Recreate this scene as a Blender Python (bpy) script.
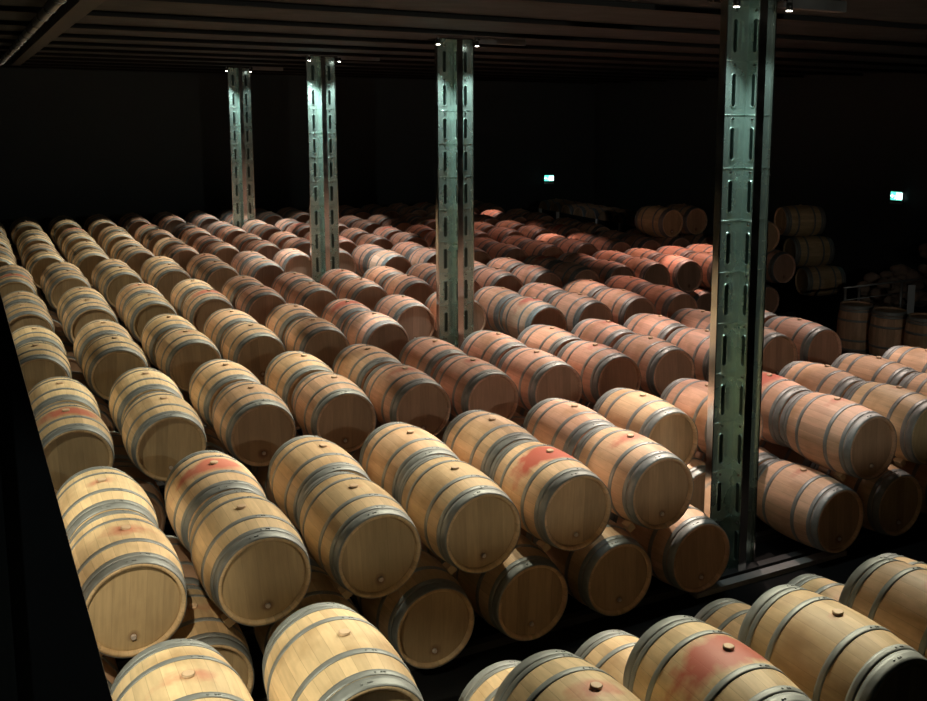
import bpy, bmesh, math, random
from mathutils import Vector, Matrix
R_ = random.Random(7)
for o in list(bpy.data.objects): bpy.data.objects.remove(o)
S = bpy.context.scene
COL = S.collection

# ------------------------------------------------------------------ camera
F_PX, PITCH, YAW, ROLL = 1012.39, .1499, .5319, .0121
PPX, PPY = 463.5+107.6, 350.5-87.0          # centre of projection: the photograph is an off-centre crop
CAM = Vector((-.7057, -6.8657, 3.302))
fw = Vector((math.sin(YAW)*math.cos(PITCH), math.cos(YAW)*math.cos(PITCH), -math.sin(PITCH)))
rt = Vector((math.cos(YAW), -math.sin(YAW), 0)); up = rt.cross(fw)
rr = rt*math.cos(ROLL) + up*math.sin(ROLL); uu = up*math.cos(ROLL) - rt*math.sin(ROLL)
cd = bpy.data.cameras.new('camera'); cam = bpy.data.objects.new('camera', cd); COL.objects.link(cam)
cd.sensor_width = 36; cd.lens = F_PX*36/927; cd.clip_end = 200; cd.shift_x = (463.5-PPX)/927; cd.shift_y = (PPY-350.5)/927
M = Matrix((rr, uu, -fw)).transposed().to_4x4(); M.translation = CAM
cam.matrix_world = M; S.camera = cam
def project(p):
    d = Vector(p)-CAM; z = d.dot(fw)
    if z < .1: return None
    return (PPX+F_PX*d.dot(rr)/z, PPY-F_PX*d.dot(uu)/z, z)

# ------------------------------------------------------------------ world, lamps, exposure
w = bpy.data.worlds.new('world'); S.world = w; w.use_nodes = True
w.node_tree.nodes['Background'].inputs[0].default_value = (.8, .9, 1, 1)
w.node_tree.nodes['Background'].inputs[1].default_value = .0035
S.view_settings.view_transform = 'Standard'; S.view_settings.look = 'None'
S.view_settings.exposure = 0; S.view_settings.gamma = 1; S.view_settings.use_curve_mapping = False
WARM = (1, .92, .67); ROSE = (1, .77, .65); RED = (1, .50, .38); COOL = (.86, 1, .95)
def spot(loc, target, power, col, size=60, blend=.5, rad=.04):
    d = bpy.data.lights.new('spot_light', 'SPOT'); d.energy = power; d.color = col
    d.spot_size = math.radians(size); d.spot_blend = blend; d.shadow_soft_size = rad
    o = bpy.data.objects.new('spot_light', d); COL.objects.link(o); o.location = loc
    o.rotation_euler = (Vector(target)-Vector(loc)).to_track_quat('-Z', 'Y').to_euler()
    return o
PX, CZ = 5.4, 4.31
PY = [.40, 6.93, 13.30, 20.78]
# lamps in the left front corner of the hall (outside the frame)
spot((-.7, -3.35, 4.2), (-.35, .3, -.1), 800, (1, .84, .58), 27, .7)
spot((-2.4, .2, 4.2), (-.5, 1.3, 0), 700, WARM, 26, .7)
spot((-2.2, -3.4, 4.2), (0, -2.0, 0), 1100, WARM, 36, .6)
spot((-2.4, 1.2, 4.2), (-.9, 3.6, 0), 300, WARM, 50, .7)
spot((-2.4, 6.5, 4.2), (-.6, 9.5, 0), 360, WARM, 60, .7)
# low lamp on the gallery behind the camera, shining over the barrels
spot((3.6, -9.8, 4.0), (4.4, 0, 0), 460, (1, .97, .80), 75, .5, .05)
spot((-2.0, -5.6, 3.9), (-.72, -3.6, 1.6), 40, (.9, 1, 1), 26, .5, .1)  # added light, brings out the bright edge of the black post
spot((13.2, 19.6, 1.6), (15.9, 20.6, -.35), 11, (1, 1, 1), 44, .4)  # added light in mid-air, brightens the posts of the raised platform
# rows of ceiling spots over the cross aisles, tilted back towards the camera
LR = random.Random(11)
def lerp(a, b, t): return tuple(u+(v-u)*t for u, v in zip(a, b))
for y, xs in ((.3, ((1.9, 1.0), (4.6, 1.0))), (2.6, ((1.6, 1.1), (4.2, 1.5), (6.3, 1.2), (9.2, 1.3))), (5.7, ((1.5, 1.1), (4.3, 1.2), (7.2, 1.5), (10.2, 1.0))),
              (8.9, ((1.4, 1.0), (4.4, 1.3), (7.4, 1.2), (10.4, .8))), (12.1, ((1.2, .9), (4.2, 1.2), (7.4, 1.2), (12.4, 1.4))),
              (15.3, ((1.0, .8), (4.0, 1.1), (7.0, 1.3), (10.8, .35))), (18.5, ((1.2, .8), (4.2, 1.0), (7.4, 1.1), (11.0, .5))),
              (21.6, ((1.4, .8), (4.6, 1.1), (7.8, .5)))):
    for x, p in xs:
        t = min(1, max(0, (x-1.5)/4.5)) if y > 1 else 0
        col = lerp(WARM, ROSE, t) if x < 10 or y < 8 else RED
        spot((x+(2.7 if x < 6 else .5), y, 4.2), (x-.6, y-1.7 if y > 1 else y-3.0, 0), (900 if x < 6 else 600)*p, col, 48 if y > 1 else 54, .3, .05)
# tight accents on single barrels
for x, y, p, col in ((4.16, 6.39, 420, ROSE), (7.11, 4.51, 260, ROSE), (4.79, 20.56, 380, ROSE), (6.08, 19.2, 380, ROSE), (12.1, 19.9, 600, RED),
                     (11.27, 14.27, 600, RED), (11.6, 9.5, 700, RED), (5.59, 5.8, 200, ROSE), (3.5, .5, 340, WARM), (7.8, 2.0, 300, ROSE), (6.5, 15.6, 300, RED), (4.43, .6, 180, WARM)):
    spot((x+.35, y+1.0, 4.2), (x, y, .2), p*1.5, col, 16, .6, .03)

# ------------------------------------------------------------------ materials
def newmat(name):
    m = bpy.data.materials.new(name); m.use_nodes = True; nt = m.node_tree
    return m, nt, nt.nodes['Principled BSDF']
def N(nt, t, **k):
    n = nt.nodes.new(t)
    for a, b in k.items(): setattr(n, a, b)
    return n
def math_n(nt, op, a, b=None, c=None, clamp=False):
    n = N(nt, 'ShaderNodeMath', operation=op, use_clamp=clamp)
    for i, v in enumerate((a, b, c)):
        if v is None: continue
        if isinstance(v, (int, float)): n.inputs[i].default_value = v
        else: nt.links.new(v, n.inputs[i])
    return n.outputs[0]
def mixc(nt, fac, a, b, mode='MIX'):
    n = N(nt, 'ShaderNodeMix', data_type='RGBA', blend_type=mode)
    for i, v in ((0, fac), (6, a), (7, b)):
        if isinstance(v, (int, float)): n.inputs[i].default_value = v
        elif isinstance(v, tuple): n.inputs[i].default_value = (*v, 1)
        else: nt.links.new(v, n.inputs[i])
    return n.outputs[2]
def attr(nt, name):
    n = N(nt, 'ShaderNodeAttribute', attribute_name=name, attribute_type='OBJECT'); return n.outputs['Fac']
def simple(name, col, rough=.6, metal=0, noise=0, nscale=8, emit=None, estr=1):
    m, nt, b = newmat(name)
    b.inputs['Base Color'].default_value = (*col, 1); b.inputs['Roughness'].default_value = rough
    b.inputs['Metallic'].default_value = metal
    if noise:
        tc = N(nt, 'ShaderNodeTexCoord'); n = N(nt, 'ShaderNodeTexNoise'); n.inputs['Scale'].default_value = nscale
        n.inputs['Detail'].default_value = 5
        nt.links.new(tc.outputs['Object'], n.inputs['Vector'])
        f = math_n(nt, 'MULTIPLY_ADD', n.outputs[0], noise*2, 1-noise)
        nt.links.new(mixc(nt, 1, col, f, 'MULTIPLY'), b.inputs['Base Color'])
        nt.links.new(math_n(nt, 'MULTIPLY_ADD', n.outputs[0], .3, rough-.15, True), b.inputs['Roughness'])
    if emit:
        b.inputs['Emission Color'].default_value = (*emit, 1); b.inputs['Emission Strength'].default_value = estr
    return m

def wood_common(nt, stave, longc, seed):
    """colour of one plank: stave = plank number, longc = coordinate vector for the grain"""
    wn = N(nt, 'ShaderNodeTexWhiteNoise', noise_dimensions='2D')
    cb = N(nt, 'ShaderNodeCombineXYZ'); nt.links.new(stave, cb.inputs[0]); nt.links.new(seed, cb.inputs[1])
    nt.links.new(cb.outputs[0], wn.inputs['Vector'])
    tone = attr(nt, 'tone'); pink = attr(nt, 'pink')
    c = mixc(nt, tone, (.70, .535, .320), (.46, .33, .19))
    c = mixc(nt, pink, c, (.64, .385, .29))
    v = math_n(nt, 'MULTIPLY_ADD', wn.outputs['Value'], .28, .86)
    c = mixc(nt, 1, c, v, 'MULTIPLY')
    g = N(nt, 'ShaderNodeTexNoise'); g.inputs['Scale'].default_value = 1; g.inputs['Detail'].default_value = 4
    nt.links.new(longc, g.inputs['Vector'])
    gv = math_n(nt, 'MULTIPLY_ADD', g.outputs[0], .5, .75)
    c = mixc(nt, 1, c, gv, 'MULTIPLY')
    return c
def vec(nt, x, y, z):
    cb = N(nt, 'ShaderNodeCombineXYZ')
    for i, v in enumerate((x, y, z)):
        if isinstance(v, (int, float)): cb.inputs[i].default_value = v
        else: nt.links.new(v, cb.inputs[i])
    return cb.outputs[0]
def blotch(nt, P, seed, scale, lo, hi):
    n = N(nt, 'ShaderNodeTexNoise', noise_dimensions='4D'); n.inputs['Scale'].default_value = scale; n.inputs['Detail'].default_value = 4
    nt.links.new(P, n.inputs['Vector']); nt.links.new(math_n(nt, 'MULTIPLY', seed, 37.), n.inputs['W'])
    mr = N(nt, 'ShaderNodeMapRange'); mr.inputs['From Min'].default_value = lo; mr.inputs['From Max'].default_value = hi
    nt.links.new(n.outputs[0], mr.inputs['Value'])
    return mr.outputs[0], n.outputs[0]
# side of a barrel
WOOD, nt, b = newmat('oak_staves')
tc = N(nt, 'ShaderNodeTexCoord'); sx = N(nt, 'ShaderNodeSeparateXYZ'); nt.links.new(tc.outputs['Object'], sx.inputs[0])
X, Y, Z = sx.outputs; seed = attr(nt, 'seed')
ang = math_n(nt, 'MULTIPLY_ADD', math_n(nt, 'ARCTAN2', X, Z), 30/(2*math.pi), 15.5)
stave = math_n(nt, 'FLOOR', ang); fr = math_n(nt, 'FRACT', ang)
c = wood_common(nt, stave, vec(nt, math_n(nt, 'MULTIPLY', ang, 2.6), math_n(nt, 'MULTIPLY', Y, 5.), math_n(nt, 'MULTIPLY', seed, 50.)), seed)
gap = math_n(nt, 'LESS_THAN', math_n(nt, 'ABSOLUTE', math_n(nt, 'SUBTRACT', fr, .5)), .482)   # 1 inside a stave
c = mixc(nt, gap, mixc(nt, .32, c, (.10, .065, .04)), c)
# dirt
f1, _ = blotch(nt, tc.outputs['Object'], seed, 3.2, .48, .72)
c = mixc(nt, math_n(nt, 'MULTIPLY', f1, .62), c, (.30, .17, .07))
# wine stain round the bung, running over the shoulder
_, nz = blotch(nt, tc.outputs['Object'], seed, 9, 0, 1)
dx_ = math_n(nt, 'MULTIPLY', X, 3.6); dy_ = math_n(nt, 'MULTIPLY', Y, 7.0)
dist = math_n(nt, 'SQRT', math_n(nt, 'ADD', math_n(nt, 'MULTIPLY', dx_, dx_), math_n(nt, 'MULTIPLY', dy_, dy_)))
dist = math_n(nt, 'ADD', dist, math_n(nt, 'MULTIPLY_ADD', nz, 1.5, -.75))
st = attr(nt, 'stain')
edge = math_n(nt, 'SUBTRACT', math_n(nt, 'MULTIPLY_ADD', st, 1.25, .15), dist)
sm = math_n(nt, 'MULTIPLY', edge, 2.0, None, True)
top = math_n(nt, 'GREATER_THAN', Z, 0)
sm = math_n(nt, 'MULTIPLY', math_n(nt, 'MULTIPLY', sm, top), math_n(nt, 'MULTIPLY_ADD', st, .60, .35))
c = mixc(nt, sm, c, (.48, .105, .075))
nt.links.new(c, b.inputs['Base Color']); b.inputs['Roughness'].default_value = .55
b.inputs['Specular IOR Level'].default_value = .35
bp = N(nt, 'ShaderNodeBump'); bp.inputs['Strength'].default_value = .35; bp.inputs['Distance'].default_value = .004
nt.links.new(gap, bp.inputs['Height']); nt.links.new(bp.outputs[0], b.inputs['Normal'])
# barrel head
HEAD, nt, b = newmat('oak_head')
tc = N(nt, 'ShaderNodeTexCoord'); sx = N(nt, 'ShaderNodeSeparateXYZ'); nt.links.new(tc.outputs['Object'], sx.inputs[0])
X, Y, Z = sx.outputs; seed = attr(nt, 'seed')
pl = math_n(nt, 'MULTIPLY_ADD', X, 9.5, 20.3); stave = math_n(nt, 'FLOOR', pl); fr = math_n(nt, 'FRACT', pl)
c = wood_common(nt, stave, vec(nt, math_n(nt, 'MULTIPLY', X, 45.), math_n(nt, 'MULTIPLY', Z, 4.), math_n(nt, 'MULTIPLY', seed, 50.)), seed)
c = mixc(nt, 1, c, (.66, .66, .63), 'MULTIPLY')
gap = math_n(nt, 'LESS_THAN', math_n(nt, 'ABSOLUTE', math_n(nt, 'SUBTRACT', fr, .5)), .487)
c = mixc(nt, gap, mixc(nt, .3, c, (.2, .13, .08)), c)
f1, nz = blotch(nt, tc.outputs['Object'], seed, 5, .5, .8)
c = mixc(nt, math_n(nt, 'MULTIPLY', f1, .3), c, (.28, .18, .1))
zz = math_n(nt, 'ADD', Z, .195)
dd = math_n(nt, 'SQRT', math_n(nt, 'ADD', math_n(nt, 'MULTIPLY', X, X), math_n(nt, 'MULTIPLY', zz, zz)))
sm = math_n(nt, 'MULTIPLY', math_n(nt, 'SUBTRACT', math_n(nt, 'MULTIPLY', nz, .105), dd), 30., None, True)
c = mixc(nt, math_n(nt, 'MULTIPLY', sm, .7), c, (.13, .05, .03))
nt.links.new(c, b.inputs['Base Color']); b.inputs['Roughness'].default_value = .6
b.inputs['Specular IOR Level'].default_value = .3
CHIME = simple('chime_wood', (.50, .34, .19), .65, 0, .15, 30)
HOOP = simple('galvanised_hoop', (.25, .27, .27), .55, .45, .3, 18)
BUNG = simple('bung_wood', (.62, .45, .30), .6, 0, .1, 20)
PLUG = simple('plug', (.52, .46, .42), .45, 0, .1, 60)
WEDGE = simple('wedge_wood', (.55, .42, .27), .7, 0, .15, 20)
GREEN = simple('green_tinted_steel', (.44, .60, .55), .25, .75, .15, 3)
STEEL = simple('polished_steel', (.62, .60, .57), .16, 1, .12, 5)
SLOT = simple('slot_recess', (.05, .075, .068), .3, 1)
BOLT = simple('bolt_steel', (.2, .22, .21), .3, 1)
DARK = simple('black_paint', (.014, .015, .016), .38, .0, .1, 6)
RAILM = simple('rail_steel', (.03, .031, .033), .6, .3, .2, 10)
GREYST = simple('dull_galvanised', (.35, .36, .37), .45, .9, .2, 5)

# ------------------------------------------------------------------ mesh helpers
def bx(bm, x0, x1, y0, y1, z0, z1, mi=0):
    v = [bm.verts.new((x, y, z)) for x in (x0, x1) for y in (y0, y1) for z in (z0, z1)]
    for f in ((0,1,3,2),(4,6,7,5),(0,4,5,1),(2,3,7,6),(0,2,6,4),(1,5,7,3)):
        bm.faces.new([v[i] for i in f]).material_index = mi
def tube(bm, a, b, r, seg=10, r2=None, mi=0, cap=True):
    a, b = Vector(a), Vector(b); d = (b-a).normalized(); r2 = r if r2 is None else r2
    u = d.orthogonal().normalized(); v = d.cross(u)
    ra = [bm.verts.new(a+(u*math.cos(t)+v*math.sin(t))*r) for t in [2*math.pi*i/seg for i in range(seg)]]
    rb = [bm.verts.new(b+(u*math.cos(t)+v*math.sin(t))*r2) for t in [2*math.pi*i/seg for i in range(seg)]]
    for i in range(seg):
        f = bm.faces.new((ra[i], ra[(i+1)%seg], rb[(i+1)%seg], rb[i])); f.smooth = True; f.material_index = mi
    if cap:
        bm.faces.new(ra[::-1]).material_index = mi; bm.faces.new(rb).material_index = mi
def lathe(bm, prof, seg, mi=0, closed=False, smooth=True, phase=0):
    """revolve (y, r) profile round the Y axis"""
    rings = []
    for (y, r) in prof:
        if r < 1e-6: rings.append([bm.verts.new((0, y, 0))])
        else: rings.append([bm.verts.new((r*math.sin(phase+2*math.pi*i/seg), y, r*math.cos(phase+2*math.pi*i/seg))) for i in range(seg)])
    pairs = list(zip(rings, rings[1:]))
    if closed: pairs.append((rings[-1], rings[0]))
    for A, B in pairs:
        for i in range(seg):
            j = (i+1) % seg
            a = [A[0]] if len(A) == 1 else [A[i], A[j]]
            c = [B[0]] if len(B) == 1 else [B[j], B[i]]
            f = bm.faces.new(a+c); f.smooth = smooth; f.material_index = mi
def done(bm, name, mats):
    bmesh.ops.recalc_face_normals(bm, faces=bm.faces)
    me = bpy.data.meshes.new(name); bm.to_mesh(me); bm.free()
    for m in (mats if isinstance(mats, list) else [mats]): me.materials.append(m)
    return me
def link(name, me, parent=None, loc=(0, 0, 0), rot=(0, 0, 0)):
    o = bpy.data.objects.new(name, me); COL.objects.link(o); o.location = loc; o.rotation_euler = rot
    if parent: o.parent = parent
    return o
def tag(o, label=None, cat=None, group=None, kind=None):
    if label: o['label'] = label
    if cat: o['category'] = cat
    if group: o['group'] = group
    if kind: o['kind'] = kind
    return o
def struct(name, bm, m): return tag(link(name, done(bm, name, m)), kind='structure')

# ------------------------------------------------------------------ room shell
FZ = -1.12
XL, XR, YF, YB = -6.0, 19.6, -11.0, 26.0
FLOORM = simple('floor_dark_concrete', (.006, .0062, .0065), .9, 0, .25, 2); FLOORM.node_tree.nodes['Principled BSDF'].inputs['Specular IOR Level'].default_value = .1
WALLM = simple('wall_black_paint', (.055, .070, .078), .8, 0, .2, 1)
CEILM = simple('ceiling_grey_panel', (.020, .026, .029), .7, 0, .1, 3)
JOISTM = simple('ceiling_joist', (.012, .012, .012), .7)
bm = bmesh.new(); bx(bm, XL-.3, XR+.3, YF-.3, YB+.3, FZ-.2, FZ); struct('floor', bm, FLOORM)
bm = bmesh.new(); bx(bm, XL-.3, XR+.3, YF-.3, YB+.3, CZ+.05, CZ+.3); struct('ceiling', bm, CEILM)
bm = bmesh.new(); bx(bm, XL-.3, XL, YF, YB, FZ, CZ+.12); struct('wall_left', bm, WALLM)
bm = bmesh.new(); bx(bm, XR, XR+.3, YF, YB, FZ, CZ+.12); struct('wall_right', bm, WALLM)
bm = bmesh.new(); bx(bm, XL-.3, XR+.3, YB, YB+.3, FZ, CZ+.12); struct('wall_back', bm, WALLM)
bm = bmesh.new(); bx(bm, XL-.3, XR+.3, YF-.3, YF, FZ, CZ+.12); struct('wall_front', bm, WALLM)
bm = bmesh.new(); bx(bm, XL, XR, -7.55, -7.4, FZ, 2.995); struct('wall_gallery', bm, WALLM)     # unseen gallery parapet behind the camera, height set to cut off the low lamp's light
k = 1
y = 1.7
while y < YB:                         # ceiling joists across the hall, a deck rib on each side
    bm = bmesh.new()
    bx(bm, XL, XR, y-.05, y+.05, CZ, CZ+.06); bx(bm, XL, XR, y-.10, y+.10, CZ-.012, CZ)
    struct('trim_%d' % k, bm, JOISTM); k += 1; y += 2.2

# ------------------------------------------------------------------ barrels
L, RM, RH = 1.03, .374, .322
def rad(y): return RM-(RM-RH)*abs(y/(L/2))**2.0
HOOPS = [(-.515, -.435), (-.428, -.382), (-.228, -.183), (.183, .228), (.382, .428), (.435, .515)]
def body_mesh(seg, n, mi=0, bm=None):
    own = bm is None
    if own: bm = bmesh.new()
    ys = [-L/2+L*i/n for i in range(n+1)]
    prof = [(-L/2+.035, RH-.030), (-L/2, RH-.024)]+[(y, rad(y)) for y in ys]+[(L/2, RH-.024), (L/2-.035, RH-.030)]
    lathe(bm, prof, seg, mi)
    bm.faces.ensure_lookup_table()
    return done(bm, 'barrel_body', [WOOD, CHIME]) if own else None
def hoop_mesh(a, b, seg, bm=None, mi=0, rivets=True):
    own = bm is None
    if own: bm = bmesh.new()
    e = .004
    n = 3
    o_ = [(a+(b-a)*i/n, rad(a+(b-a)*i/n)+e) for i in range(n+1)]
    i_ = [(b, rad(b)-.002), (a, rad(a)-.002)]
    lathe(bm, o_+i_, seg, mi, closed=True)
    if rivets:
        ph = ((a*37.7) % .5)-.25
        for q, t in enumerate((ph, ph+.11, ph+.16)):
            m_ = (a+b)/2; r = rad(m_)+e
            p = Vector((r*math.sin(t), m_, r*math.cos(t)))
            tube(bm, p, p*1.0+Vector((math.sin(t), 0, math.cos(t)))*.005, .008, 6, .005, mi)
    return done(bm, 'hoop', [HOOP]) if own else None
def head_mesh(y, seg, bm=None, mi=0):
    own = bm is None
    if own: bm = bmesh.new()
    s = 1 if y > 0 else -1
    lathe(bm, [(y-s*.030, 0), (y-s*.030, RH-.045), (y-s*.034, RH-.028)], seg, mi, smooth=False)
    return done(bm, 'barrel_head', [HEAD]) if own else None
def bung_into(bm, mi=0, seg=14):
    z = RM
    for (z0, z1, r0, r1) in ((z-.004, z+.012, .032, .034), (z+.012, z+.016, .034, .028)):
        tube(bm, (0, 0, z0), (0, 0, z1), r0, seg, r1, mi)
def plug_into(bm, mi=0, seg=12):
    tube(bm, (0, -L/2+.031, -.195), (0, -L/2+.012, -.195), .020, seg, .016, mi)
def make_meshes(seg, n):
    d = {'body': body_mesh(seg, n), 'front': head_mesh(-L/2, seg), 'rear': head_mesh(L/2, seg)}
    for i, h in enumerate(HOOPS): d['hoop%d' % i] = hoop_mesh(*h, seg)
    bm = bmesh.new(); bung_into(bm); d['bung'] = done(bm, 'bung', BUNG)
    bm = bmesh.new(); plug_into(bm); d['plug'] = done(bm, 'head_plug', PLUG)
    return d
NEAR = make_meshes(60, 16); MID = make_meshes(32, 8)
def barrel_proto(d):
    root = link('wine_barrel', None)
    link('stave_body', d['body'], root)
    link('barrel_head', d['front'], root); link('barrel_head', d['rear'], root)
    for i in range(6): link('hoop', d['hoop%d' % i], root)
    link('bung', d['bung'], root); link('head_plug', d['plug'], root)
    return root
# far barrel: one mesh
bm = bmesh.new(); body_mesh(20, 6, 0, bm)
for h in HOOPS: hoop_mesh(*h, 20, bm, 1, False)
head_mesh(-L/2, 20, bm, 2); head_mesh(L/2, 20, bm, 2); bung_into(bm, 3, 6)
FARM = done(bm, 'wine_barrel', [WOOD, HOOP, HEAD, BUNG])
protos = {'near': barrel_proto(NEAR), 'mid': barrel_proto(MID)}
used = set()
def copy_tree(o):
    c = o.copy(); COL.objects.link(c)
    for ch in list(o.children):
        d = ch.copy(); COL.objects.link(d); d.parent = c
    return c
def place(kind, loc, rot=(0, 0, 0), stain=.2, pink=0, tone=.3, label='', group='', roll=0):
    if kind == 'far': o = link('wine_barrel', FARM)
    elif kind not in used: o = protos[kind]; used.add(kind)
    else: o = copy_tree(protos[kind])
    o.location = loc; o.rotation_mode = 'ZYX' if False else 'XYZ'; o.rotation_euler = (rot[0], rot[1]+roll, rot[2])
    seed = R_.random()
    for q in [o]+list(o.children):
        if q.type == 'MESH' and (q.name.startswith(('stave', 'barrel_head', 'wine'))):
            q['stain'] = float(stain); q['pink'] = float(pink); q['tone'] = float(tone); q['seed'] = seed
    tag(o, label, 'barrel', group)
    return o

DX, LZ = .8606, .6913
#        front Y, rear Y, column shift, first col, last col (upper layer)
ROWS = [(.53, 1.59, 0, -1, 12), (3.78, 4.90, -.09, -1, 11), (6.93, 8.0, -.22, -1, 11), (9.90, 10.98, -.25, -1, 17),
        (13.05, 14.11, -.32, -1, 17), (15.85, 17.15, -.55, -1, 16), (18.85, 20.0, -.55, -1, 16), (22.0, 23.07, -.6, -1, 16)]
GAPS = {(0, 'front'), (2, 'front'), (4, 'front')}      # bays left free for the columns
ORD = ['first','second','third','fourth','fifth','sixth','seventh','eighth','ninth','tenth','eleventh','twelfth',
       'thirteenth','fourteenth','fifteenth','sixteenth','seventeenth','eighteenth','nineteenth','twentieth','twenty-first','twenty-second']
def in_frame(p):
    q = project(p)
    if q is None or not (-25 < q[0] < 950 and q[1] < 760): return False
    return q[0]+.28*F_PX/q[2] > max(0, (q[1]-285)*.277)        # not hidden behind the black post
cands, stuff = [], []
def shift(r, c):
    s = ROWS[r][2]
    if r == 3 and c > 9: s -= min(.3, .04*(c-9))
    if r == 4 and c > 8: s += min(.3, .05*(c-8))
    return s
for r, (yf, yr, s, c0, c1) in enumerate(ROWS):
    for half, y in (('front', yf), ('back', yr)):
        for c in range(c0, c1+1):
            if (r, half) in GAPS and c in (6, 7): continue
            if r == 3 and c == 17 and half == 'back': pass
            jx, jy = R_.uniform(-.02, .02), R_.uniform(-.008, .008)
            p = ((c+shift(r, c))*DX+jx, y-.025+jy, 0)
            (cands if in_frame(p) else stuff).append(dict(p=p, r=r, half=half, c=c, layer='upper'))
        for c in range(c0, c1):
            cc = c+.5
            if (r in (0, 2) and half == 'front' or r == 4) and c == 6: continue
            p = ((cc+shift(r, c))*DX, y-.03, -LZ)
            vis = (r == 0 and half == 'front') or (r == 0 and c in (6, 7)) or (r == 3 and half == 'front' and c >= 14) \
                or (r == 1 and half == 'front' and c >= 10) or (r == 2 and half == 'front' and c >= 10)
            (cands if vis and in_frame(p) else stuff).append(dict(p=p, r=r, half=half, c=cc, layer='lower'))
# foreground double row, nearest the camera
FG = [(.06, -1.66, 'upper'), (1.04, -1.64, 'upper'), (2.14, -2.79, 'upper'), (3.12, -2.82, 'upper'), (4.11, -2.83, 'upper'), (5.1, -2.83, 'upper'), (6.1, -2.83, 'upper'),
      (.55, -1.66, 'lower'), (1.62, -2.82, 'lower'), (2.62, -2.82, 'lower'), (3.6, -2.82, 'lower'), (4.6, -2.82, 'lower'), (5.6, -2.82, 'lower'), (6.6, -2.82, 'lower'),
      (-.45, -1.66, 'lower'), (1.5, -1.70, 'lower'), (2.45, -1.70, 'lower'), (3.42, -1.70, 'lower'), (4.6, -1.72, 'lower'), (5.6, -1.72, 'lower'), (6.6, -1.76, 'lower')]
for c, y, lay in FG: cands.append(dict(p=(c*DX, y, 0 if lay == 'upper' else -LZ), r=-1, half='front', c=c, layer=lay))
SPECIAL = {  # (row, half, column) -> stain, pink, tone, label
 (0,'front',0): (.45, .0, .1, 'brightly lit pale barrel with red stained bung beside the black post'),
 (0,'front',1): (.05, .0, .35, 'yellowish oak barrel, second in the front line right of the black post'),
 (0,'front',2): (.08, .0, .5, 'tan oak barrel, third in the front line from the black post'),
 (0,'front',3): (.12, .1, .3, 'pale oak barrel with clean brown bung, fourth in the front line'),
 (0,'front',4): (1.0, .35, .1, 'barrel splashed with vivid red wine around its bung, fifth in the front line'),
 (0,'front',5): (.6, .5, .3, 'orange-pink barrel with red patch on top, last before the green column'),
 (0,'front',8): (.35, .7, .2, 'upper front barrel standing alone just right of the green column'),
 (0,'front',9): (.3, .1, .0, 'bright yellow oak barrel at the right edge, upper front line'),
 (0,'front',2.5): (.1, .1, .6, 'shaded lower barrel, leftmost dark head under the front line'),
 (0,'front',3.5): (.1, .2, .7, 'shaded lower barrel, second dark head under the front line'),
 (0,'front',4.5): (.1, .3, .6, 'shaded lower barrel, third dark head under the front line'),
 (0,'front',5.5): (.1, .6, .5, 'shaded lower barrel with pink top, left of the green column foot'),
 (0,'front',7.5): (.3, .6, .2, 'lower front barrel with bare top just right of the green column foot'),
 (0,'back',0): (.35, .0, .0, 'overexposed pale barrel directly behind the brightly lit one beside the black post'),
 (0,'back',6): (.2, .3, .4, 'barrel with exposed dark head left of the green column, upper layer'),
 (-1,'front',.06): (.35, .0, .0, 'overexposed pale barrel with brown ringed bung at the bottom left corner'),
 (-1,'front',1.04): (.05, .0, .2, 'large yellow oak barrel at the bottom, second right of the black post'),
 (-1,'front',2.14): (.5, .0, .2, 'foreground barrel cut off at bottom centre, small red stain at bung'),
 (-1,'front',3.12): (.95, .0, .25, 'large foreground barrel with dark red wine stain spreading from its bung'),
 (-1,'front',4.11): (.08, .0, .75, 'large golden brown barrel with clean bung in the bottom right foreground'),
 (-1,'front',5.1): (.2, .35, .4, 'foreground barrel cropped by the right edge, nearest the camera'),
}
for d in cands: d['d'] = (Vector(d['p'])-CAM).length
cands.sort(key=lambda d: d['d'])
ind, rest = cands[:285], cands[285:]
stuff += rest
# ordinal of every individual inside its own line, counted from the left of the picture
lines = {}
for d in ind: lines.setdefault((d['r'], d['half'], d['layer']), []).append(d)
for key, l in lines.items():
    for i, d in enumerate(sorted(l, key=lambda d: d['c'])): d['n'] = i
def pinkness(d):
    x, y = d['p'][0], d['p'][1]
    base = min(1, max(0, (x-1.2)/3.0))*min(1, max(.15, (y+1.5)/4.5))
    return min(1, max(0, base+R_.uniform(-.25, .25)))
for d in ind:
    key = (d['r'], d['half'], d['c'])
    st = R_.choice([.05, .08, .1, .15, .2, .3, .45]); pk = pinkness(d); tn = R_.random()*.8
    if R_.random() < .08: st = .8
    r, n = d['r'], d['n']
    look = 'wine-stained' if st > .5 else ('pinkish' if pk > .55 else ('yellowish' if pk < .2 else 'tan'))
    if r >= 0:
        if d['layer'] == 'upper':
            lab = '%s oak barrel, %s from the left, %s line of the %s double row' % (look, ORD[n], d['half'], ORD[r])
        else:
            lab = 'lower-layer oak barrel, %s from the left, %s line of the %s double row' % (ORD[n], d['half'], ORD[r])
    else:
        lab = '%s barrel in the nearest foreground row, %s from the left' % ('partly hidden lower' if d['layer'] == 'lower' else 'upper oak', ORD[n])
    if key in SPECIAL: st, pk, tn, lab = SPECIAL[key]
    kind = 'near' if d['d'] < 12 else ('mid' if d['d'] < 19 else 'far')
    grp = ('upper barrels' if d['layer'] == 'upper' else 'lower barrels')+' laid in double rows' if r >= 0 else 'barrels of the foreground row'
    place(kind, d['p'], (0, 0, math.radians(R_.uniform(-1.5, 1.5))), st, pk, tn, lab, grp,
          roll=math.radians(R_.uniform(-5, 5)))
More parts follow.
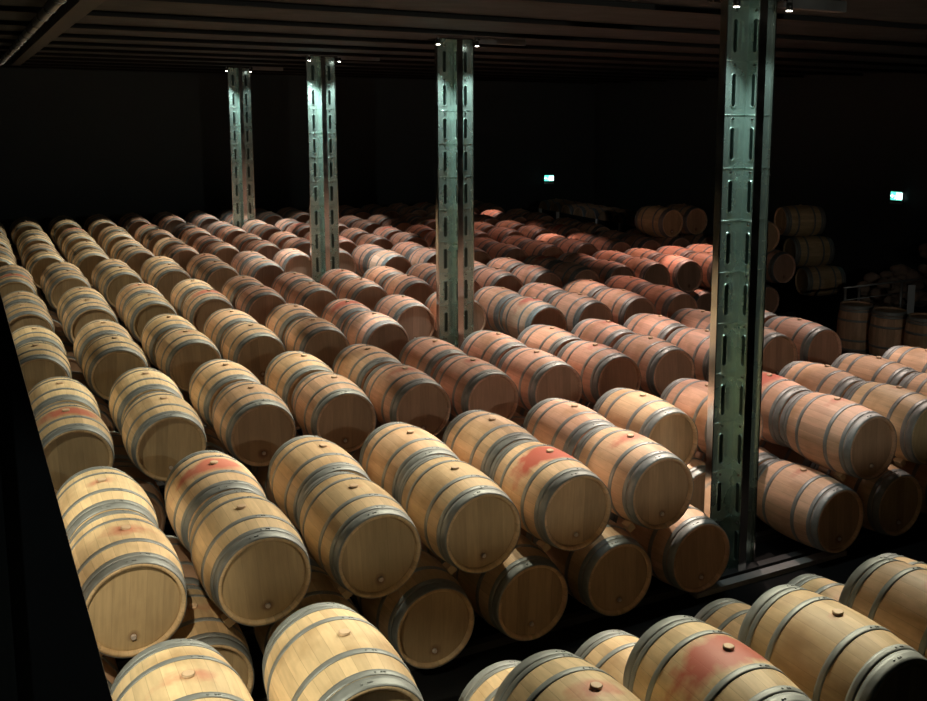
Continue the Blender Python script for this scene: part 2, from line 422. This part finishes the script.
# everything past those: one object
verts, faces, mats = [], [], []
bm = bmesh.new(); body_mesh(16, 4, 0, bm)
for h in (HOOPS[0], HOOPS[2], HOOPS[3], HOOPS[5]): hoop_mesh(*h, 16, bm, 1, False)
head_mesh(-L/2, 16, bm, 2); head_mesh(L/2, 16, bm, 2)
low = done(bm, 'low', [])
lv = [v.co.copy() for v in low.vertices]; lf = [(list(p.vertices), p.material_index) for p in low.polygons]
for d in stuff:
    o = len(verts); p = Vector(d['p'])
    verts += [v+p for v in lv]
    for f, mi in lf: faces.append([i+o for i in f]); mats.append(mi)
me = bpy.data.meshes.new('wine_barrels'); me.from_pydata(verts, [], faces)
FARW = simple('oak_far', (.42, .27, .18), .6, 0, .3, 3)
for m in (FARW, HOOP, FARW): me.materials.append(m)
me.polygons.foreach_set('material_index', mats); me.polygons.foreach_set('use_smooth', [True]*len(faces)); me.update()
tag(link('stacked_wine_barrels', me), 'mass of oak barrels hidden beneath and behind the counted rows', 'barrels', kind='stuff')

# rails the barrels lie on
def rail(y, x0, x1, k):
    bm = bmesh.new()
    zt = -LZ-rad(.27)
    bx(bm, x0, x1, y-.27-.045, y-.27+.045, FZ, zt-.002); bx(bm, x0, x1, y+.27-.045, y+.27+.045, FZ, zt-.002)
    struct('trim_%d' % k, bm, RAILM)
for r, (yf, yr, s, c0, c1) in enumerate(ROWS):
    for y in (yf-.02, yr-.02):
        rail(y, (c0-.4+s)*DX, (c1+.4+s)*DX, k); k += 1
rail(-1.70, -.9, 6.4, k); k += 1
rail(-2.82, 1.0, 6.4, k); k += 1

# wooden wedges between the two layers, front line
bm = bmesh.new()
s_ = [(-.035, -.06), (.035, -.06), (.045, .05), (-.045, .05)]
bx(bm, -.032, .032, -.05, .05, -.035, .035)
bmesh.ops.bevel(bm, geom=bm.edges[:], offset=.004, segments=1)
WM = done(bm, 'wedge', WEDGE)
wn_ = 0
for ci, c in enumerate([0, 1, 2, 3, 4, 5, 8, 9]):
    for sgn in (-1, 1):
        a = math.atan2(LZ, DX/2*sgn)
        dirv = Vector((DX/2*sgn, 0, -LZ)).normalized()
        mid = Vector((c*DX, .53-.30, 0))+dirv*(rad(.30)+.040)
        o = link('wooden_wedge', WM, None, mid, (0, -math.atan2(-dirv.x, -dirv.z), 0))
        tag(o, 'small pale wooden wedge under %s flank of %s upper front barrel from the left' % ('left' if sgn < 0 else 'right', ORD[ci]),
            'wedge', 'wooden wedges between the barrel layers')

# ------------------------------------------------------------------ columns
def capsule(bm, org, ux, uz, nrm, hw, hl, h, mi_rim, mi_in):
    """raised-rim slot: org centre, hw half width, hl half length"""
    def ring(w_, l_, off):
        pts = []
        for i in range(12):
            t = math.pi*i/11 if i < 12 else 0
            pts.append((w_*math.cos(t), (l_-w_)+w_*math.sin(t)))
        for i in range(12):
            t = math.pi+math.pi*i/11
            pts.append((w_*math.cos(t), -(l_-w_)+w_*math.sin(t)))
        return [bm.verts.new(org+ux*a+uz*b_+nrm*off) for a, b_ in pts]
    A = ring(hw, hl, 0); B = ring(hw-.005, hl-.005, h); Cc = ring(hw-.009, hl-.009, h); D = ring(hw-.011, hl-.011, .001)
    for P, Q in ((A, B), (B, Cc), (Cc, D)):
        for i in range(24):
            bm.faces.new((P[i], P[(i+1)%24], Q[(i+1)%24], Q[i])).material_index = mi_rim
    bm.faces.new(D).material_index = mi_in
AX, AY, WH = .29, .20, .045      # arm lengths along x and y, half flange width
def quadrant_mesh(sx, sy):
    bm = bmesh.new(); t = .018
    def bb(x0, x1, y0, y1): bx(bm, *sorted((sx*x0, sx*x1)), *sorted((sy*y0, sy*y1)), FZ+.02, CZ-.02)
    bb(t-.006, t, t-.006, AY-.012); bb(t, AX-.012, t-.006, t)
    z = FZ+.30
    while z < CZ-.2:
        for (ux, nrm, c_, ln) in ((Vector((sx, 0, 0)), Vector((0, sy, 0)), .165, AX), (Vector((0, sy, 0)), Vector((sx, 0, 0)), .12, AY)):
            org = nrm*t+ux*c_+Vector((0, 0, z))
            capsule(bm, org, ux, Vector((0, 0, 1)), nrm, .034, .155, .008, 0, 1)
            q = nrm*t+ux*c_+Vector((0, 0, z+.225)); tube(bm, q, q+nrm*.012, .014, 6, .011, 2)
            tube(bm, nrm*t+ux*.02+Vector((0, 0, z+.26)), nrm*t+ux*(ln-.02)+Vector((0, 0, z+.26)), .005, 6)
        z += .48
    return done(bm, 'corner_panel', [GREEN, SLOT, BOLT])
QM = [quadrant_mesh(a_, b_) for a_ in (-1, 1) for b_ in (-1, 1)]
bm = bmesh.new(); bx(bm, -AX+.01, AX-.01, -.011, .011, FZ+.02, CZ-.01); bx(bm, -.011, .011, -AY+.01, AY-.01, FZ+.02, CZ-.01)
COREM = done(bm, 'core', BOLT)
FLM = []
for sg in (-1, 1):
    bm = bmesh.new(); bx(bm, -WH, WH, *sorted((sg*AY, sg*(AY-.014))), FZ+.02, CZ-.01); bmesh.ops.bevel(bm, geom=bm.edges[:], offset=.003, segments=1); FLM.append(done(bm, 'flange', STEEL))
    bm = bmesh.new(); bx(bm, *sorted((sg*AX, sg*(AX-.014))), -WH, WH, FZ+.02, CZ-.01); bmesh.ops.bevel(bm, geom=bm.edges[:], offset=.003, segments=1); FLM.append(done(bm, 'flange', STEEL))
bm = bmesh.new(); bx(bm, -.30, .30, -.25, .25, FZ, FZ+.02); BASEM = done(bm, 'base_plate', RAILM)
bm = bmesh.new(); bx(bm, -.31, .31, -.22, .22, CZ-.02, CZ-.004); CAPM = done(bm, 'cap_plate', STEEL)
CLAB = ['tall green-tinted steel column nearest the camera with embossed slots, at the right of the hall',
        'second steel column from the camera, standing between barrel rows near picture centre',
        'third steel column from the camera, brightly lit white at its head',
        'furthest and thinnest steel column, standing among the back rows']
for i, y in enumerate(PY):
    root = link('steel_column', None, None, (PX+(0, .0, -.07, 0)[i], y, 0))
    tag(root, CLAB[i], 'column', 'steel columns down the hall')
    link('core', COREM, root); link('base_plate', BASEM, root); link('cap_plate', CAPM, root)
    for q in range(4):
        link('corner_panel', QM[q], root); link('flange', FLM[q], root)
# plinth strip at the foot of the nearest column
bm = bmesh.new(); bx(bm, 4.75, 6.65, .06, .17, FZ, FZ+.05)
tag(link('kerb', done(bm, 'kerb', simple('kerb_concrete', (.2, .2, .2), .8, 0, .3, 10))), 'narrow grey kerb strip at the foot of the nearest steel column', 'kerb')

# ------------------------------------------------------------------ lamps on the column heads (fixtures)
GLOW = simple('lamp_glass', (1, 1, 1), .3, emit=(1, .93, .85), estr=25)
bm = bmesh.new(); tube(bm, (0, 0, 0), (0, 0, -.07), .028, 16, .032); LB = done(bm, 'lamp_body', DARK)
bm = bmesh.new(); tube(bm, (0, 0, -.071), (0, 0, -.075), .026, 16); LG = done(bm, 'lamp_lens', GLOW)
bm = bmesh.new(); bx(bm, -.012, .012, -.012, .012, 0, .035); LA = done(bm, 'bracket', GREYST)
NAME4 = ['nearest', 'second', 'third', 'furthest']
for i, y in enumerate(PY):
    for s in (-1, 1):
        root = link('spotlight', None, None, (PX+s*.30-.06, y-.26, CZ-.035))
        tag(root, 'small black spotlight on the %s side of the %s steel column head' % ('left' if s < 0 else 'right', NAME4[i]), 'spotlight', 'ceiling spotlights at the column heads')
        link('lamp_body', LB, root); link('lamp_lens', LG, root); link('bracket', LA, root)
        # its own beam down the column faces
    spot((PX-.36, y-.26, CZ-.13), (PX-.12, y-.12, 1.0), (120, 300, 700, 420)[i], COOL, 60, .9, .03); spot((PX+.24, y-.26, CZ-.13), (PX+.10, y-.12, 1.0), (60, 260, 360, 60)[i], COOL, 60, .9, .03)
    root = link('lighting_track', None, None, (PX, y, CZ-.03))
    bm = bmesh.new(); bx(bm, .36, 1.15, -.05, .05, -.02, .082); link('track_channel', done(bm, 'track', GREYST), root)
    tag(root, 'short flat metal channel on the ceiling right of the %s steel column' % NAME4[i], 'lighting track', 'ceiling channels at the column heads')

# ------------------------------------------------------------------ ceiling duct and pipe
bm = bmesh.new(); tube(bm, (.03, -2, 4.20), (-.07, 20, 4.20), .05, 14)
PIPE = done(bm, 'pipe', GREYST); root = link('ceiling_pipe', PIPE); tag(root, 'thin metal pipe with couplings running along the ceiling, top left', 'pipe')
for j in range(20):
    y = -1.4+j*1.08; bm = bmesh.new(); x = .03-.10*(y+2)/22; tube(bm, (x, y, 4.20), (x, y+.06, 4.20), .06, 14)
    link('coupling', done(bm, 'coupling', STEEL), root)
bm = bmesh.new(); bx(bm, .15, .33, -2, 20, 4.17, 4.30)
tag(link('ceiling_duct', done(bm, 'duct', simple('duct_dark', (.03, .03, .028), .6))), 'dark rectangular duct beside the metal pipe under the ceiling', 'duct')

# ------------------------------------------------------------------ raking black post, close on the left
root = link('raking_post', None, None, (0, -3.6, 0)); tag(root, 'black steel post with raking edge close to the camera at far left', 'post')
bm = bmesh.new()
pts = [(-.70, FZ), (-.006, FZ), (-.70, 2.96)]
for (y0) in (0,):
    a = [bm.verts.new((x, -.04, z)) for x, z in pts]; c_ = [bm.verts.new((x, .04, z)) for x, z in pts]
    bm.faces.new(a); bm.faces.new(c_[::-1])
    for i in range(3): bm.faces.new((a[i], a[(i+1)%3], c_[(i+1)%3], c_[i]))
link('raking_plate', done(bm, 'raking_plate', DARK), root)
bm = bmesh.new(); bx(bm, -.712, -.70, -.10, .10, FZ, CZ+.0); bx(bm, -.95, -.712, -.012, .012, FZ, CZ); bx(bm, -.962, -.95, -.10, .10, FZ, CZ)
link('upright', done(bm, 'upright', simple('black_gloss_steel', (.05, .055, .055), .22, .8)), root)

# ------------------------------------------------------------------ exit signs
CY = simple('sign_green', (.05, .5, .4), .4, emit=(.12, .9, .68), estr=1.6)
WH_ = simple('sign_white', (.9, 1, .95), .4, emit=(.75, 1, .95), estr=2.4)
def exit_sign(loc, rz, w_, h_, label):
    root = link('exit_sign', None, None, loc, (0, 0, rz)); tag(root, label, 'exit sign', 'glowing exit signs')
    bm = bmesh.new(); bx(bm, -w_/2-.01, w_/2+.01, 0, .06, -h_/2-.01, h_/2+.01); link('housing', done(bm, 'housing', DARK), root)
    bm = bmesh.new(); bx(bm, -w_/2, w_/2, -.006, 0, -h_/2, h_/2); link('sign_face', done(bm, 'face', CY), root)
    bm = bmesh.new()          # doorway, running figure, arrow
    def bar(x, z, dx, dz, ang):
        c, s = math.cos(ang), math.sin(ang); v = []
        for yy in (-.012, -.007):
            v.append([bm.verts.new((x+a*c-b*s, yy, z+a*s+b*c)) for a, b in ((-dx, -dz), (dx, -dz), (dx, dz), (-dx, dz))])
        bm.faces.new(v[0]); bm.faces.new(v[1][::-1])
        for i in range(4): bm.faces.new((v[0][i], v[0][(i+1)%4], v[1][(i+1)%4], v[1][i]))
    k_ = h_
    bar(w_*.30, 0, k_*.36, k_*.42, 0)
    bar(w_*.02, k_*.02, k_*.22, k_*.10, 1.2); bar(-w_*.04, k_*-.24, k_*.2, k_*.07, .5); bar(w_*.06, -k_*.26, k_*.18, k_*.07, -1.0); bar(w_*.05, k_*.34, k_*.08, k_*.08, 0)
    bar(-w_*.32, 0, k_*.26, k_*.06, 0); bar(-w_*.38, k_*.1, k_*.16, k_*.06, .8); bar(-w_*.38, -k_*.1, k_*.16, k_*.06, -.8)
    link('pictogram', done(bm, 'pictogram', WH_), root)
    bm = bmesh.new(); bx(bm, -w_/2, w_/2+.02, -.05, .06, -h_/2-.10, -h_/2-.06); link('lower_tray', done(bm, 'tray', GREYST), root)
exit_sign((17.58, 25.90, .82), math.radians(-20), .34, .21, 'small glowing green exit sign on the far back wall, left one')
exit_sign((19.48, 11.15, 1.25), math.radians(-70), .29, .21, 'glowing green exit sign high on the right wall, larger right one')

# ------------------------------------------------------------------ stacked pile and loose barrels on the right
PILE = [((16.09, 11.0, .78), 105, 'topmost dim barrel of the tall pile right of the green column', .0, .3),
        ((16.42, 11.0, .035), 105, 'middle dim barrel of the tall pile right of the green column', .0, .5),
        ((16.85, 11.0, -.715), 105, 'lowest visible sideways barrel of the tall pile at right', .1, .6)]
for p, a, lab, pk, tn in PILE:
    place('far' if False else 'mid', p, (0, 0, math.radians(-a+0)), .05, pk, tn, lab, 'barrels piled at the right end')
place('mid', (13.38, 12.95, .69), (0, 0, math.radians(6)), .05, .1, .3, 'single pale barrel lying alone on top of the far rows', 'loose barrels on the far rows')
place('mid', (13.73, 9.9, .70), (0, 0, math.radians(-6)), .1, .4, .5, 'third-layer barrel half hidden behind the green column', 'barrels piled at the right end')
place('far', (14.18, 13.02, .70), (0, 0, math.radians(2)), .1, .3, .8, 'dim barrel right of the lone pale barrel, far right rows', 'loose barrels on the far rows')
# upright barrels by the handrail
for (x, y, lab) in ((13.28, 6.40, 'dark upright barrel, leftmost of the three by the handrail'), (13.38, 5.70, 'upright barrel, middle of the three by the handrail'),
                    (13.50, 5.00, 'upright barrel, rightmost of the three by the handrail')):
    place('mid', (x, y, FZ+L/2*.92), (math.pi/2, 0, 0), .0, .5, .9, lab, 'upright barrels by the handrail').scale = (.90, .90, .92)

# ------------------------------------------------------------------ handrail
root = link('handrail', None, None, (14.1, 7.1, FZ)); tag(root, 'grey metal handrail behind the upright barrels at right', 'handrail')
def rl(bm_name, a, b_, r, m=GREYST):
    bm = bmesh.new(); o = Vector(root.location); tube(bm, Vector(a)-o, Vector(b_)-o, r, 8); link(bm_name, done(bm, bm_name, m), root)
H0 = Vector((13.95, 7.40, -.10)); HD = Vector((1, .03, 0))
rl('top_rail', H0, H0+HD*5.2, .022)
for dz in (-.25, -.5): rl('middle_rail', H0+Vector((0, 0, dz)), H0+HD*5.2+Vector((0, 0, dz)), .012)
for t in (.05, .45, 1.7, 3.6):
    p = H0+HD*t; rl('post', p, Vector((p.x, p.y, FZ)), .03)
# wide plate post and rubble heap
bm = bmesh.new(); bx(bm, -.07, .07, -.01, .01, 0, 1.15)
tag(link('plate_post', done(bm, 'plate_post', simple('pale_steel', (.6, .62, .66), .45, .6)), None, (14.85, 6.5, FZ), (0, 0, -.5)), 'wide pale flat steel post beside the handrail', 'post')
bm = bmesh.new(); rh = random.Random(3)
for i in range(90):
    t = rh.random(); x = rh.uniform(.25, 3.5); hmax = .5+x*.33
    z = rh.uniform(0, hmax); r = rh.uniform(.10, .2)
    bmesh.ops.create_icosphere(bm, subdivisions=2, radius=r, matrix=Matrix.Translation((x, rh.uniform(-.3, .5), z)) @ Matrix.Diagonal((1, 1, rh.uniform(.6, .9), 1)))
for f in bm.faces: f.smooth = True
tag(link('rubble_heap', done(bm, 'rubble', simple('rubble', (.30, .22, .18), .9, 0, .3, 5)), None, (15.7, 8.6, FZ+.12)), 'dim lumpy heap beyond the handrail at the right edge', 'heap', kind='stuff')

# ------------------------------------------------------------------ raised platform with posts and far barrels
root = link('raised_platform', None, None, (15.9, 20.0, FZ)); tag(root, 'dark raised platform with white-edged posts behind the far rows', 'platform')
bm = bmesh.new(); bx(bm, 0, 1.6, -3.4, 4.2, .58, .67); bx(bm, 0, .05, -3.4, 4.2, 0, 1.08); link('deck', done(bm, 'deck', DARK), root)
for yy in (-2.6, -1.6, -.3, 2.2, 3.4):
    bm = bmesh.new(); bx(bm, -.04, .04, -.05, .05, .30, 1.10); link('post', done(bm, 'post', simple('white_post', (.85, .85, .85), .4)), root, (-.045, yy, 0))  # white colour stands for bright reflections on the posts
for j in range(9):
    place('far', (16.5, 17.2+j*.78, FZ+.67+.362), (0, 0, math.pi/2), .1, .3, .9, 'dark barrel on the raised far platform, %s from the near end' % ORD[j], 'barrels on the raised platform')
for n_, pr in protos.items():
    pass
